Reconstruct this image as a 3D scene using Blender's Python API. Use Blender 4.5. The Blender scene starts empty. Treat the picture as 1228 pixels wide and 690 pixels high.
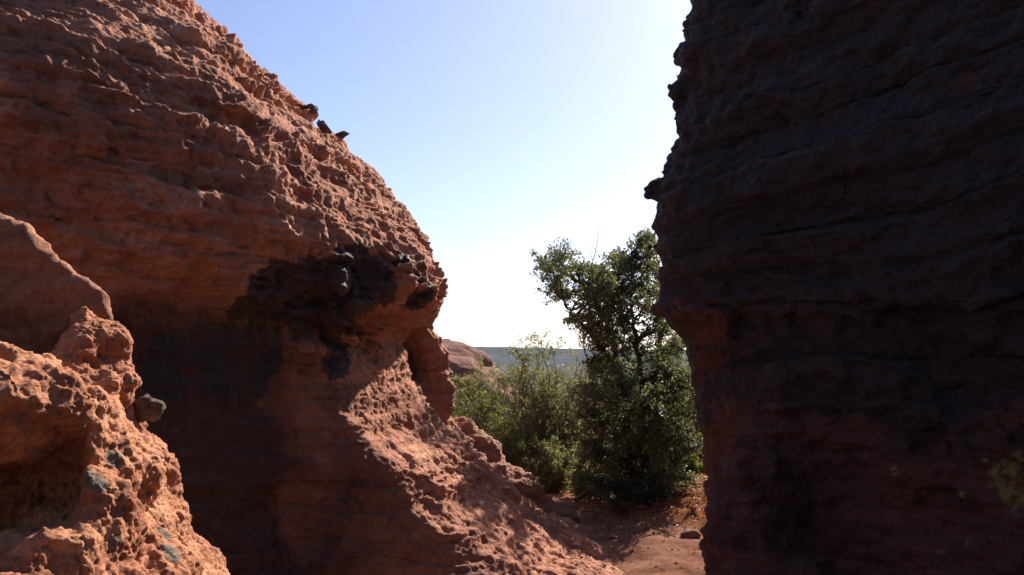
import bpy, math, random
import numpy as np
from mathutils import Vector

R_ = math.radians
SC = bpy.context.scene
COL = SC.collection
rng = np.random.default_rng(7)
random.seed(7)

# ------------------------------------------------------------------ camera frame (used to plan real positions)
EYE = 1.5
FPX = 1107.0
PITCH = math.atan2(90.0, FPX)
CT, ST = math.cos(PITCH), math.sin(PITCH)


def ray(px, py):
    a = (px - 614.0) / FPX
    b = (345.0 - py) / FPX
    return np.array([a, CT - b * ST, ST + b * CT])


def P(px, py, Y):
    d = ray(px, py)
    d = d * (Y / d[1])
    return np.array([d[0], d[1], d[2] + EYE])


SUN_AZ, SUN_EL = 31.0, 36.0
SUN = np.array([math.sin(R_(SUN_AZ)) * math.cos(R_(SUN_EL)), math.cos(R_(SUN_AZ)) * math.cos(R_(SUN_EL)), math.sin(R_(SUN_EL))])


# ------------------------------------------------------------------ noise
def _hash(ix, iy, iz, seed):
    h = (ix.astype(np.uint32) * np.uint32(374761393)) ^ (iy.astype(np.uint32) * np.uint32(668265263)) ^ (iz.astype(np.uint32) * np.uint32(2246822519)) ^ np.uint32((seed * 3266489917) & 0xffffffff)
    h = (h ^ (h >> np.uint32(15))) * np.uint32(2654435761)
    h = (h ^ (h >> np.uint32(13))) * np.uint32(1274126177)
    return h ^ (h >> np.uint32(16))


_G = np.array([[1, 1, 0], [-1, 1, 0], [1, -1, 0], [-1, -1, 0], [1, 0, 1], [-1, 0, 1], [1, 0, -1], [-1, 0, -1],
               [0, 1, 1], [0, -1, 1], [0, 1, -1], [0, -1, -1], [1, 1, 0], [-1, 1, 0], [0, -1, 1], [0, -1, -1]], np.float32)


def perlin(p, scale=1.0, seed=0):
    """gradient noise, p (n,3); scale may be a 3-tuple of frequencies"""
    q = (np.asarray(p, np.float32) * np.asarray(scale, np.float32)).astype(np.float32) + np.float32(seed * 17.31 + 500)
    i = np.floor(q)
    f = q - i
    i = i.astype(np.int32)
    u = f * f * f * (f * (f * 6 - 15) + 10)
    out = 0
    for dx in (0, 1):
        wx = u[:, 0] if dx else 1 - u[:, 0]
        for dy in (0, 1):
            wy = u[:, 1] if dy else 1 - u[:, 1]
            for dz in (0, 1):
                wz = u[:, 2] if dz else 1 - u[:, 2]
                g = _G[_hash(i[:, 0] + dx, i[:, 1] + dy, i[:, 2] + dz, seed) & np.uint32(15)]
                out = out + wx * wy * wz * (g[:, 0] * (f[:, 0] - dx) + g[:, 1] * (f[:, 1] - dy) + g[:, 2] * (f[:, 2] - dz))
    return out


def fbm(p, scale, octv=3, seed=0, gain=.5):
    s = np.asarray(scale, np.float32)
    a, o = 1.0, 0
    for k in range(octv):
        o = o + a * perlin(p, s * 2.03 ** k, seed + k)
        a *= gain
    return o


def worley(p, scale, seed=0):
    q = (np.asarray(p, np.float32) * np.asarray(scale, np.float32)).astype(np.float32) + np.float32(seed * 13.7 + 500)
    i = np.floor(q).astype(np.int32)
    f = q - i
    best = np.full(len(q), 9., np.float32)
    sec = np.full(len(q), 9., np.float32)
    for dx in (-1, 0, 1):
        for dy in (-1, 0, 1):
            for dz in (-1, 0, 1):
                h = _hash(i[:, 0] + dx, i[:, 1] + dy, i[:, 2] + dz, seed)
                ox = (h & np.uint32(1023)).astype(np.float32) / 1023 + dx - f[:, 0]
                oy = ((h >> np.uint32(10)) & np.uint32(1023)).astype(np.float32) / 1023 + dy - f[:, 1]
                oz = ((h >> np.uint32(20)) & np.uint32(1023)).astype(np.float32) / 1023 + dz - f[:, 2]
                d = ox * ox + oy * oy + oz * oz
                sec = np.minimum(sec, np.maximum(best, d))
                best = np.minimum(best, d)
    return np.sqrt(best), np.sqrt(sec)


def sstep(a, b, x):
    t = np.clip((x - a) / (b - a), 0, 1)
    return t * t * (3 - 2 * t)


def smin(a, b, k):
    h = np.clip(.5 + .5 * (b - a) / k, 0, 1)
    return b * (1 - h) + a * h - k * h * (1 - h)


def smax(a, b, k):
    return -smin(-a, -b, k)


def ell(x, y, z, c, r):
    k = np.sqrt(((x - c[0]) / r[0]) ** 2 + ((y - c[1]) / r[1]) ** 2 + ((z - c[2]) / r[2]) ** 2)
    return (k - 1) * min(r)


def capsule(x, y, z, a, b, ra, rb):
    a = np.asarray(a, float); b = np.asarray(b, float)
    ab = b - a
    t = np.clip(((x - a[0]) * ab[0] + (y - a[1]) * ab[1] + (z - a[2]) * ab[2]) / ab.dot(ab), 0, 1)
    d = np.sqrt((x - a[0] - t * ab[0]) ** 2 + (y - a[1] - t * ab[1]) ** 2 + (z - a[2] - t * ab[2]) ** 2)
    return d - (ra + (rb - ra) * t)


# ------------------------------------------------------------------ implicit solid -> mesh (surface nets)
def nets(func, lo, hi, h, band=None):
    lo = np.asarray(lo, np.float32)
    n = [int(math.ceil((hi[k] - lo[k]) / h)) + 1 for k in range(3)]
    ax = [lo[k] + h * np.arange(n[k], dtype=np.float32) for k in range(3)]
    X, Y, Z = np.meshgrid(*ax, indexing='ij', sparse=True)
    V = np.broadcast_to(func(X, Y, Z), n).astype(np.float32).copy()
    if band is not None:
        w, fn = band
        idx = np.nonzero(np.abs(V) < w)
        pts = np.stack([ax[0][idx[0]], ax[1][idx[1]], ax[2][idx[2]]], 1)
        V[idx] += fn(pts).astype(np.float32)
    ins = V < 0
    for k in range(3):                                  # closed at the box
        s = [slice(None)] * 3
        for e in (0, -1):
            s[k] = e
            V[tuple(s)] = np.maximum(V[tuple(s)], h * .5)
    ins = V < 0
    c = np.zeros([m - 1 for m in n], np.uint8)
    for dx in (0, 1):
        for dy in (0, 1):
            for dz in (0, 1):
                c += ins[dx:n[0] - 1 + dx, dy:n[1] - 1 + dy, dz:n[2] - 1 + dz]
    act = np.nonzero((c > 0) & (c < 8))
    vid = np.full(c.shape, -1, np.int32)
    na = len(act[0])
    vid[act] = np.arange(na)
    acc = np.zeros((na, 3), np.float32)
    cnt = np.zeros(na, np.float32)
    A = np.stack(act, 1)
    corners = [(dx, dy, dz) for dx in (0, 1) for dy in (0, 1) for dz in (0, 1)]
    for ca in corners:
        for k in range(3):
            if ca[k]:
                continue
            cb = list(ca); cb[k] = 1
            va = V[A[:, 0] + ca[0], A[:, 1] + ca[1], A[:, 2] + ca[2]]
            vb = V[A[:, 0] + cb[0], A[:, 1] + cb[1], A[:, 2] + cb[2]]
            m = (va < 0) != (vb < 0)
            t = np.where(m, va / np.where(m, va - vb, 1), 0)
            p = np.tile(np.array(ca, np.float32), (na, 1))
            p[:, k] = t
            acc += p * m[:, None]
            cnt += m
    verts = lo + h * (A + acc / cnt[:, None])
    quads = []
    for k in range(3):
        i, j = [(1, 2), (2, 0), (0, 1)][k]
        s0 = [slice(1, -1)] * 3; s1 = [slice(1, -1)] * 3
        s0[k] = slice(0, n[k] - 1); s1[k] = slice(1, n[k])
        a = ins[tuple(s0)]; b = ins[tuple(s1)]
        E = np.nonzero(a != b)
        flip = b[E]
        g = [E[0].copy(), E[1].copy(), E[2].copy()]
        for q in range(3):
            if q != k:
                g[q] = g[q] + 1

        def v(di, dj):
            q = [g[0], g[1], g[2]]
            q[i] = q[i] - di; q[j] = q[j] - dj
            return vid[q[0], q[1], q[2]]
        Q = np.stack([v(1, 1), v(0, 1), v(0, 0), v(1, 0)], 1)
        Q[flip] = Q[flip][:, ::-1]
        quads.append(Q)
    return verts, np.concatenate(quads)


def subdiv(v, q):
    n = len(v)
    e = np.stack([q, np.roll(q, -1, 1)], 2).reshape(-1, 2)
    es = np.sort(e, 1).astype(np.int64)
    key = es[:, 0] * n + es[:, 1]
    uq, inv = np.unique(key, return_inverse=True)
    a, b = uq // n, uq % n
    mid = (v[a] + v[b]) * .5
    cen = v[q].mean(1)
    inv = inv.reshape(-1, 4) + n
    ci = np.arange(len(q)) + n + len(uq)
    nq = []
    for k in range(4):
        nq.append(np.stack([q[:, k], inv[:, k], ci, inv[:, k - 1]], 1))
    return np.concatenate([v, mid, cen]), np.concatenate(nq)


def subdiv_part(v, q, sel):
    """split only the chosen quads; points made on the border of the choice stay on the old edges"""
    qs = q[sel]
    used = np.unique(qs)
    remap = np.full(len(v), -1, np.int64); remap[used] = np.arange(len(used))
    sv, sq = subdiv(v[used], remap[qs])
    back = np.concatenate([used, np.arange(len(sv) - len(used)) + len(v)])
    return np.concatenate([v, sv[len(used):]]), np.concatenate([q[~sel], back[sq]])


def seen(v, q, lim=.8, face=.25):
    c = v[q].mean(1)
    n = np.cross(v[q[:, 2]] - v[q[:, 0]], v[q[:, 3]] - v[q[:, 1]])
    n /= np.maximum(np.linalg.norm(n, axis=1, keepdims=True), 1e-9)
    d = c - np.array([0, 0, EYE]); L = np.linalg.norm(d, axis=1)
    return (c[:, 1] > .3) & (np.abs(c[:, 0]) < lim * c[:, 1] + .4) & (np.abs(c[:, 2] - EYE) < .62 * L + .3) & ((n * d).sum(1) / L < face)


def layers(p, st, spacing, lat, seed):
    """bedding: every layer sticks out by its own amount, thin cracks between"""
    q1 = np.stack([p[:, 0] * .25, p[:, 1] * .25, st / spacing * .45], 1)
    w = st / spacing + .9 * perlin(q1, 1, seed) + .25 * perlin(p, 1.6, seed + 1)
    k = np.floor(w); fr = w - k
    pr = perlin(np.stack([p[:, 0] * lat, p[:, 1] * lat, k * 5.37 + .31], 1), 1, seed + 2) + .5 * perlin(np.stack([p[:, 0] * lat * 2.7, p[:, 1] * lat * 2.7, k * 3.11 + .7], 1), 1, seed + 3)
    crack = 1 - sstep(0, .13, fr) * sstep(1.0, .93, fr)
    return pr + .25 * (fr - .5) - .35 * crack


def vnormals(v, q):
    d1 = v[q[:, 2]] - v[q[:, 0]]
    d2 = v[q[:, 3]] - v[q[:, 1]]
    fn = np.cross(d1, d2)
    N = np.stack([np.bincount(q.ravel(), np.repeat(fn[:, k], 4), len(v)) for k in range(3)], 1)
    return (N / np.maximum(np.linalg.norm(N, axis=1, keepdims=True), 1e-9)).astype(np.float32)


def smooth(v, q, it=1, lam=.5):
    e = np.stack([q, np.roll(q, -1, 1)], 2).reshape(-1, 2)
    for _ in range(it):
        c = np.bincount(e[:, 0], minlength=len(v))
        S = np.stack([np.bincount(e[:, 0], v[e[:, 1], k], len(v)) for k in range(3)], 1)
        v = v + lam * (S / np.maximum(c, 1)[:, None] - v)
    return v.astype(np.float32)


def mesh_obj(name, verts, faces, mat, parent=None, smooth_shade=True, attrs=None, origin=None):
    """faces: (n,k) int array"""
    verts = np.asarray(verts, np.float32)
    if origin is not None:
        verts = verts - np.asarray(origin, np.float32)
    me = bpy.data.meshes.new(name)
    nf, k = faces.shape
    me.vertices.add(len(verts)); me.vertices.foreach_set('co', verts.ravel())
    me.loops.add(nf * k); me.loops.foreach_set('vertex_index', faces.astype(np.int32).ravel())
    me.polygons.add(nf)
    me.polygons.foreach_set('loop_start', np.arange(0, nf * k, k, dtype=np.int32))
    me.polygons.foreach_set('loop_total', np.full(nf, k, np.int32))
    me.polygons.foreach_set('use_smooth', np.full(nf, smooth_shade, bool))
    for an, av in (attrs or {}).items():
        at = me.attributes.new(an, 'FLOAT', 'POINT')
        at.data.foreach_set('value', np.asarray(av, np.float32))
    me.update(calc_edges=True)
    me.validate()
    me.materials.append(mat)
    o = bpy.data.objects.new(name, me)
    COL.objects.link(o)
    if origin is not None and parent is None:
        o.location = [float(t) for t in origin]
    if parent is not None:
        o.parent = parent
    return o


def tag(o, label=None, cat=None, group=None, kind=None):
    if label: o['label'] = label
    if cat: o['category'] = cat
    if group: o['group'] = group
    if kind: o['kind'] = kind
    return o


def empty(name, loc):
    o = bpy.data.objects.new(name, None)
    o.location = [float(t) for t in loc]
    o.empty_display_size = .2
    COL.objects.link(o)
    return o


# ------------------------------------------------------------------ materials
class NT:
    def __init__(self, name):
        self.m = bpy.data.materials.new(name)
        self.m.use_nodes = True
        self.t = self.m.node_tree
        self.t.nodes.clear()
        self.out = self.n('ShaderNodeOutputMaterial')

    def n(self, typ, **kw):
        nd = self.t.nodes.new(typ)
        for k, v in kw.items():
            setattr(nd, k, v)
        return nd

    def l(self, a, b):
        self.t.links.new(a, b)

    def set(self, sock, v):
        if hasattr(v, 'is_output'):
            self.l(v, sock)
        else:
            sock.default_value = v

    def noise(self, vec, scale, detail=5, rough=.55, dist=0):
        nd = self.n('ShaderNodeTexNoise')
        if vec is not None: self.l(vec, nd.inputs['Vector'])
        nd.inputs['Scale'].default_value = scale
        nd.inputs['Detail'].default_value = detail
        nd.inputs['Roughness'].default_value = rough
        nd.inputs['Distortion'].default_value = dist
        return nd.outputs['Fac']

    def voro(self, vec, scale, feature='F1'):
        nd = self.n('ShaderNodeTexVoronoi', feature=feature)
        self.l(vec, nd.inputs['Vector'])
        nd.inputs['Scale'].default_value = scale
        return nd.outputs['Distance']

    def mapping(self, vec, scale, rot=(0, 0, 0)):
        nd = self.n('ShaderNodeMapping')
        self.l(vec, nd.inputs['Vector'])
        nd.inputs['Scale'].default_value = scale
        nd.inputs['Rotation'].default_value = rot
        return nd.outputs['Vector']

    def ramp(self, fac, stops):
        nd = self.n('ShaderNodeValToRGB')
        cr = nd.color_ramp
        while len(cr.elements) < len(stops):
            cr.elements.new(.5)
        for e, (p, c) in zip(cr.elements, stops):
            e.position = p
            e.color = (*c, 1) if len(c) == 3 else c
        self.l(fac, nd.inputs['Fac'])
        return nd.outputs['Color']

    def rng(self, v, a, b, c, d):
        nd = self.n('ShaderNodeMapRange')
        self.l(v, nd.inputs['Value'])
        for k, x in zip(('From Min', 'From Max', 'To Min', 'To Max'), (a, b, c, d)):
            nd.inputs[k].default_value = x
        return nd.outputs['Result']

    def mix(self, f, a, b, mode='MIX'):
        nd = self.n('ShaderNodeMix', data_type='RGBA', blend_type=mode)
        self.set(nd.inputs[0], f)
        for s, v in ((nd.inputs[6], a), (nd.inputs[7], b)):
            if isinstance(v, tuple): v = (*v, 1) if len(v) == 3 else v
            self.set(s, v)
        return nd.outputs[2]

    def math(self, op, a, b=0.0):
        nd = self.n('ShaderNodeMath', operation=op)
        self.set(nd.inputs[0], a); self.set(nd.inputs[1], b)
        return nd.outputs[0]

    def attr(self, name):
        nd = self.n('ShaderNodeAttribute', attribute_name=name)
        return nd.outputs['Fac']

    def bump(self, h, strength, dist, normal=None):
        nd = self.n('ShaderNodeBump')
        nd.inputs['Strength'].default_value = strength
        nd.inputs['Distance'].default_value = dist
        self.l(h, nd.inputs['Height'])
        if normal is not None: self.l(normal, nd.inputs['Normal'])
        return nd.outputs['Normal']


def sandstone(name, dark, mid, light, varn=(.015, .0145, .0165), fine=1.0, bump=.7, spec=.25, seed=0.0):
    t = NT(name)
    tc = t.n('ShaderNodeTexCoord').outputs['Object']
    if seed:
        mp = t.n('ShaderNodeMapping'); t.l(tc, mp.inputs['Vector']); mp.inputs['Location'].default_value = (seed, seed * .7, seed * .3)
        tc = mp.outputs['Vector']
    big = t.noise(tc, 1.1 * fine, 6, .6)
    col = t.ramp(big, [(.28, dark), (.5, mid), (.72, light)])
    bands = t.noise(t.mapping(tc, (.35, .35, 7.0), (R_(4), R_(-5), 0)), 1.3 * fine, 5, .65)
    col = t.mix(1.0, col, t.ramp(bands, [(.3, (.62, .57, .55)), (.5, (1, 1, 1)), (.7, (1.22, 1.27, 1.3))]), 'MULTIPLY')
    sp = t.noise(tc, 34 * fine, 8, .7)
    col = t.mix(1.0, col, t.ramp(sp, [(.3, (.62, .6, .58)), (.5, (1, 1, 1)), (.72, (1.25, 1.25, 1.25))]), 'MULTIPLY')
    # dark stain spots of their own shape
    spots = t.noise(tc, 7.5 * fine, 6, .7, .4)
    col = t.mix(t.rng(spots, .62, .72, 0, .75), col, (.10, .05, .04))
    pale = t.noise(tc, 5.1 * fine, 7, .72, .8)
    col = t.mix(t.rng(pale, .62, .75, 0, .55), col, (.42, .33, .23))
    # brown coat: thin patina together with shade painted into the colour
    pt = t.math('ADD', t.attr('patina_shade'), t.math('MULTIPLY', t.math('SUBTRACT', t.noise(tc, 4.2 * fine, 9, .7, .5), .5), .9))
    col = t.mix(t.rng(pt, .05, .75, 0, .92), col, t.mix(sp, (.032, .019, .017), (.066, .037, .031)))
    # desert varnish
    vn = t.math('ADD', t.math('MULTIPLY', t.noise(tc, 5.5 * fine, 10, .74, .7), .6), t.math('MULTIPLY', t.noise(t.mapping(tc, (2.2, 2.2, .4)), 4.5 * fine, 7, .7, .3), .4))
    vm = t.math('ADD', t.attr('varnish'), t.math('MULTIPLY', t.math('SUBTRACT', vn, .5), 2.2))
    vm = t.rng(vm, .46, .56, 0, 1)
    vcol = t.mix(t.noise(tc, 14 * fine, 6, .7), varn, tuple(min(1, c * 2.6) for c in varn))
    col = t.mix(t.math('MULTIPLY', vm, .88), col, vcol)
    # grey and yellow lichen
    ln = t.noise(tc, 16 * fine, 6, .7, .6)
    gm = t.rng(t.math('ADD', t.attr('grey'), t.math('MULTIPLY', t.math('SUBTRACT', ln, .5), 1.3)), .45, .6, 0, 1)
    col = t.mix(t.math('MULTIPLY', gm, .9), col, t.mix(sp, (.085, .078, .066), (.25, .228, .188)))
    ym = t.rng(t.math('ADD', t.attr('yellow'), t.math('MULTIPLY', t.math('SUBTRACT', ln, .5), 1.5)), .5, .62, 0, 1)
    col = t.mix(t.math('MULTIPLY', ym, .9), col, t.mix(sp, (.17, .13, .035), (.38, .31, .085)))
    b = t.n('ShaderNodeBsdfPrincipled')
    t.l(col, b.inputs['Base Color'])
    t.set(b.inputs['Roughness'], t.rng(vm, 0, 1, .92, .62))
    b.inputs['Specular IOR Level'].default_value = spec
    h1 = t.noise(tc, 13 * fine, 9, .68, .2)
    h2 = t.voro(tc, 21 * fine)
    h3 = t.noise(tc, 60 * fine, 5, .7)
    h4 = t.noise(t.mapping(tc, (1.4, 1.4, 17), (R_(4), R_(-5), 0)), 1.3 * fine, 7, .7, .4)
    h1 = t.math('ADD', h1, t.math('MULTIPLY', h4, 1.1))
    hh = t.math('ADD', t.math('MULTIPLY', h1, 1.0), t.math('ADD', t.math('MULTIPLY', h2, .35), t.math('MULTIPLY', h3, .3)))
    t.l(t.bump(hh, bump, .035 / fine), b.inputs['Normal'])
    t.l(b.outputs[0], t.out.inputs['Surface'])
    return t.m


def leafmat(name, c1, c2, c3, trans=.4, scale=2.2):
    t = NT(name)
    tc = t.n('ShaderNodeTexCoord').outputs['Object']
    rnd = t.attr('leafrand')
    col = t.ramp(t.math('ADD', t.math('MULTIPLY', rnd, .6), t.math('MULTIPLY', t.noise(tc, scale, 3), .4)), [(.2, c1), (.5, c2), (.8, c3)])
    b = t.n('ShaderNodeBsdfPrincipled')
    t.l(col, b.inputs['Base Color'])
    b.inputs['Roughness'].default_value = .5
    b.inputs['Specular IOR Level'].default_value = .35
    tr = t.n('ShaderNodeBsdfTranslucent')
    t.l(t.mix(1.0, col, (1.5, 1.45, .7), 'MULTIPLY'), tr.inputs['Color'])
    mx = t.n('ShaderNodeMixShader')
    mx.inputs[0].default_value = trans
    t.l(b.outputs[0], mx.inputs[1]); t.l(tr.outputs[0], mx.inputs[2])
    t.l(mx.outputs[0], t.out.inputs['Surface'])
    return t.m


def barkmat(name, c1, c2):
    t = NT(name)
    tc = t.n('ShaderNodeTexCoord').outputs['Object']
    n1 = t.noise(t.mapping(tc, (22, 22, 4)), 1.0, 8, .7, .5)
    b = t.n('ShaderNodeBsdfPrincipled')
    t.l(t.ramp(n1, [(.3, c1), (.7, c2)]), b.inputs['Base Color'])
    b.inputs['Roughness'].default_value = .9
    t.l(t.bump(n1, .9, .02), b.inputs['Normal'])
    t.l(b.outputs[0], t.out.inputs['Surface'])
    return t.m


M_DOME = sandstone('red_sandstone', (.28, .108, .068), (.405, .172, .105), (.495, .25, .158))
M_NEAR = sandstone('crusted_sandstone', (.35, .128, .068), (.47, .20, .108), (.56, .275, .155), fine=1.9, bump=.8, seed=3.1)
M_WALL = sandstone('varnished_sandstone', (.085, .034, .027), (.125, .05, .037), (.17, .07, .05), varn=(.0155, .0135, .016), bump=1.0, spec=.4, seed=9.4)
M_LEDGE = sandstone('ledge_sandstone', (.22, .09, .06), (.31, .14, .09), (.38, .2, .14), seed=5.7)
M_FAR = sandstone('pale_red_sandstone', (.11, .038, .026), (.16, .056, .037), (.21, .085, .056), fine=.25, bump=.5, seed=2.2)
M_STONE = sandstone('dark_stone', (.06, .045, .04), (.10, .07, .06), (.17, .12, .1), fine=3, seed=6.6)


# ------------------------------------------------------------------ LEFT DOME
def interp(tab):
    xs = np.array([a for a, b in tab]); ys = np.array([b for a, b in tab])
    return lambda z: np.interp(z, xs, ys)


def dome_c(z):
    return -4.2 - .17 * np.maximum(z - 2.2, 0) + .12 * np.minimum(z, 0), 8.2 + .08 * np.maximum(z - 2.2, 0)


DOME_SIL = [(238, 0), (262, 28), (290, 57), (330, 88), (352, 112), (375, 135), (405, 163), (430, 185), (450, 203), (470, 226), (486, 246), (500, 262),
            (512, 285), (522, 303), (531, 320), (538, 340), (537, 352), (531, 368), (522, 384),
            (494, 398), (486, 415), (490, 436), (500, 458), (520, 490), (548, 522), (590, 558), (625, 590), (648, 614), (668, 640), (694, 656), (735, 676)]


def solve_profile(sil, cfun):
    tab = []
    for px, py in sil:
        d = ray(px, py)
        az = math.atan2(d[0], d[1]); tel = d[2] / math.hypot(d[0], d[1])
        z = 2.0
        for _ in range(12):
            cx, cy = cfun(z)
            D = math.hypot(cx, cy)
            Rr = D * math.sin(az - math.atan2(cx, cy))
            z = .5 * z + .5 * (EYE + math.sqrt(D * D - Rr * Rr) * tel)
        tab.append((z, Rr))
    return sorted(tab)


_dp = solve_profile(DOME_SIL, lambda z: tuple(float(t) for t in dome_c(z)))
_top = _dp[-1]
_dp = [(-.6, _dp[0][1] + .75)] + [(a_, b_ + .22 * max(0, (.25 - a_) / .25)) for a_, b_ in _dp] + [(_top[0] + .45, _top[1] - .5), (_top[0] + .9, _top[1] - 1.15), (_top[0] + 1.15, _top[1] - 1.9), (_top[0] + 1.3, -1.)]
DOME_R = interp(_dp)
DOME_F = interp([(-.6, 3.75), (0, 3.62), (.2, 3.42), (.4, 3.3), (.6, 3.24), (.9, 3.2), (1.2, 3.14), (1.5, 3.1), (1.85, 3.18), (2.1, 3.34), (2.4, 3.48), (2.8, 3.53), (3.2, 3.48), (3.5, 3.34), (3.9, 3.0),
                 (4.3, 2.56), (4.8, 1.98), (5.3, 1.35), (5.7, .7), (6.1, -1)])

BROW = [((468, 352), .13), ((440, 362), .15), ((405, 372), .15), ((368, 378), .13), ((500, 350), .15), ((425, 398), .12), ((345, 352), .10), ((482, 322), .09), ((522, 352), .10), ((375, 410), .09), ((415, 335), .11), ((455, 395), .11)]


def dome_base(x, y, z):
    cx, cy = dome_c(z)
    ang = np.arctan2(-(y - cy), x - cx)                    # 0 = towards +x, +90deg = towards the camera side
    w = sstep(R_(26) - R_(18) * sstep(1.2, 2, z), R_(36) + R_(24) * sstep(1.3, 2.2, z), ang)
    w = w * (1 - sstep(R_(150), R_(200), ang))
    r = DOME_R(z) * (1 - w) + DOME_F(z) * w
    d = (np.hypot(x - cx, y - cy) - r) * .8
    # the smooth pillar under the far end of the brow
    a, b = P(505, 380, 8.7), P(524, 470, 8.9)
    d = smin(d, capsule(x, y, z, a, b, .20, .20), .1)
    d = smin(d, capsule(x, y, z, b, (b[0] + .1, b[1] + .1, -.4), .20, .42), .1)
    return d


def dome_point(px, py):
    """march the plain dome along a view ray to get a spot on its face"""
    d = ray(px, py); d = d / np.linalg.norm(d)
    t = 2.5
    for _ in range(200):
        p = np.array([0, 0, EYE]) + d * t
        v = float(dome_base(p[0], p[1], p[2]))
        t += max(v * .6, .004)
        if v < .005 or t > 14: break
    return p


BROW_P = [(dome_point(*a) , r) for a, r in BROW]


def dome_f(x, y, z):
    d = dome_base(x, y, z)
    for p, r in BROW_P:
        d = smin(d, np.sqrt((x - p[0]) ** 2 + (y - p[1]) ** 2 + ((z - p[2]) * 1.2) ** 2) - r, .14)
    return d


def dome_st(p):
    return p[:, 2] + .10 * p[:, 0] + .22 * perlin(p, .5, 91)


def dome_band(p):
    z = p[:, 2]
    und = sstep(.3, .7, z) * (1 - sstep(1.6, 2.0, z))      # undercut: smoother
    st = dome_st(p)
    o = fbm(p, .8, 2, 11) * .09 + fbm(p, 2.6, 2, 21) * .05
    o = o + layers(p, st, .42, .5, 5) * -.06 * (1 - .75 * sstep(1.3, .9, z))
    return o * (1 - .45 * und)


v, q = nets(dome_f, (-7.6, 3.2, -.5), (1.3, 12.2, 6.4), .05, (.5, dome_band))
for _ in range(2):
    v, q = subdiv_part(v, q, seen(v, q))
    v = smooth(v, q, 1, .5)
N = vnormals(v, q)
z = v[:, 2]
und = sstep(.3, .7, z) * (1 - sstep(1.6, 2.0, z))
midb = sstep(1.9, 2.3, z) * (1 - sstep(3.2, 4.0, z))
topb = sstep(2.7, 3.6, z)
_c = dome_c(z)
skirt = sstep(1.3, .9, z) * sstep(R_(40), R_(20), np.arctan2(-(v[:, 1] - _c[1]), v[:, 0] - _c[0]))
st = dome_st(v)
wp = .05 * np.stack([perlin(v, 4, 40), perlin(v, 4, 41), perlin(v, 4, 42)], 1)
sv = np.stack([v[:, 0], v[:, 1], st], 1) + wp
patch = sstep(-.2, .2, perlin(v, 1.1, 77))
cup = np.abs(perlin(sv, (3.2, 3.2, 4.6), 3)) + .5 * np.abs(perlin(sv, (7, 7, 10), 4))
cup2 = np.abs(perlin(sv, (9, 9, 12), 44)) + .5 * np.abs(perlin(sv, (19, 19, 24), 45))
dsp = -.085 * (cup - .25) * (.25 + .75 * midb) * (1 - .5 * topb) * (.3 + .7 * patch) * (1 - .7 * und)
dsp += -.045 * (cup2 - .25) * (.3 + .7 * midb) * (.35 + .65 * sstep(-.1, .25, perlin(v, 2.1, 78))) * (1 - .55 * und)
dsp += .07 * layers(v, st, .15, .7, 51) * (.35 + .65 * topb) * (1 - .6 * skirt) * (1 - .5 * und)
dsp += .03 * layers(v, st + .02 * perlin(v, 5, 53), .055, 1.6, 55) * (.4 + .6 * topb) * (1 - .4 * und)
dsp += .024 * perlin(sv, (1.3, 1.3, 26), 58) * (.5 + .5 * topb)
dsp += .06 * layers(v, st, .30, 1.2, 57) * np.maximum(topb, .8 * midb) * sstep(-.3, .2, perlin(v, .8, 79))
dsp += skirt * (.045 * fbm(v, 2.2, 3, 63, .55) - .035 * sstep(.1, .4, fbm(v, (3.5, 3.5, 2.5), 2, 64)))
dsp += .034 * fbm(sv, (5, 5, 8), 2, 61) * (1 - .4 * und) + .020 * fbm(v, 13, 4, 71, .65)
brow = np.zeros(len(v))
for a, r in BROW_P:
    brow = np.maximum(brow, sstep(.34, .12, np.linalg.norm(v - a, axis=1)))
cw, cw2 = worley(v + .04 * np.stack([perlin(v, 7, 96), perlin(v, 7, 97), perlin(v, 7, 98)], 1), (6.5, 6.5, 8), 95)
jag = perlin(v, (11, 11, 15), 67)
dsp += brow * (.05 * fbm(v, 4.5, 2, 66) + .028 * (sstep(0, .25, cw2 - cw) - .6) + .04 * np.sign(jag) * np.abs(jag) ** .6 + .06 * layers(v, st + .05 * perlin(v, 4, 69), .12, 2.5, 99) + .02 * fbm(v, 24, 2, 68))
v = v + N * dsp[:, None]


def pixrow(V):
    a = V - np.array([0, 0, EYE])
    dep = a[:, 1] * CT + a[:, 2] * ST
    return 614 + FPX * a[:, 0] / dep, 345 - FPX * (-a[:, 1] * ST + a[:, 2] * CT) / dep


def outline(V, rows, side, half):
    """extreme picture column of a set of points for each row"""
    px, py = pixrow(V)
    k = np.round((py - rows[0]) / (rows[1] - rows[0])).astype(int)
    ok = (k >= 0) & (k < len(rows)) & (V[:, 1] > .5)
    out = np.full(len(rows), -1e9 * side)
    (np.maximum if side > 0 else np.minimum).at(out, k[ok], px[ok])
    return out


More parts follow.
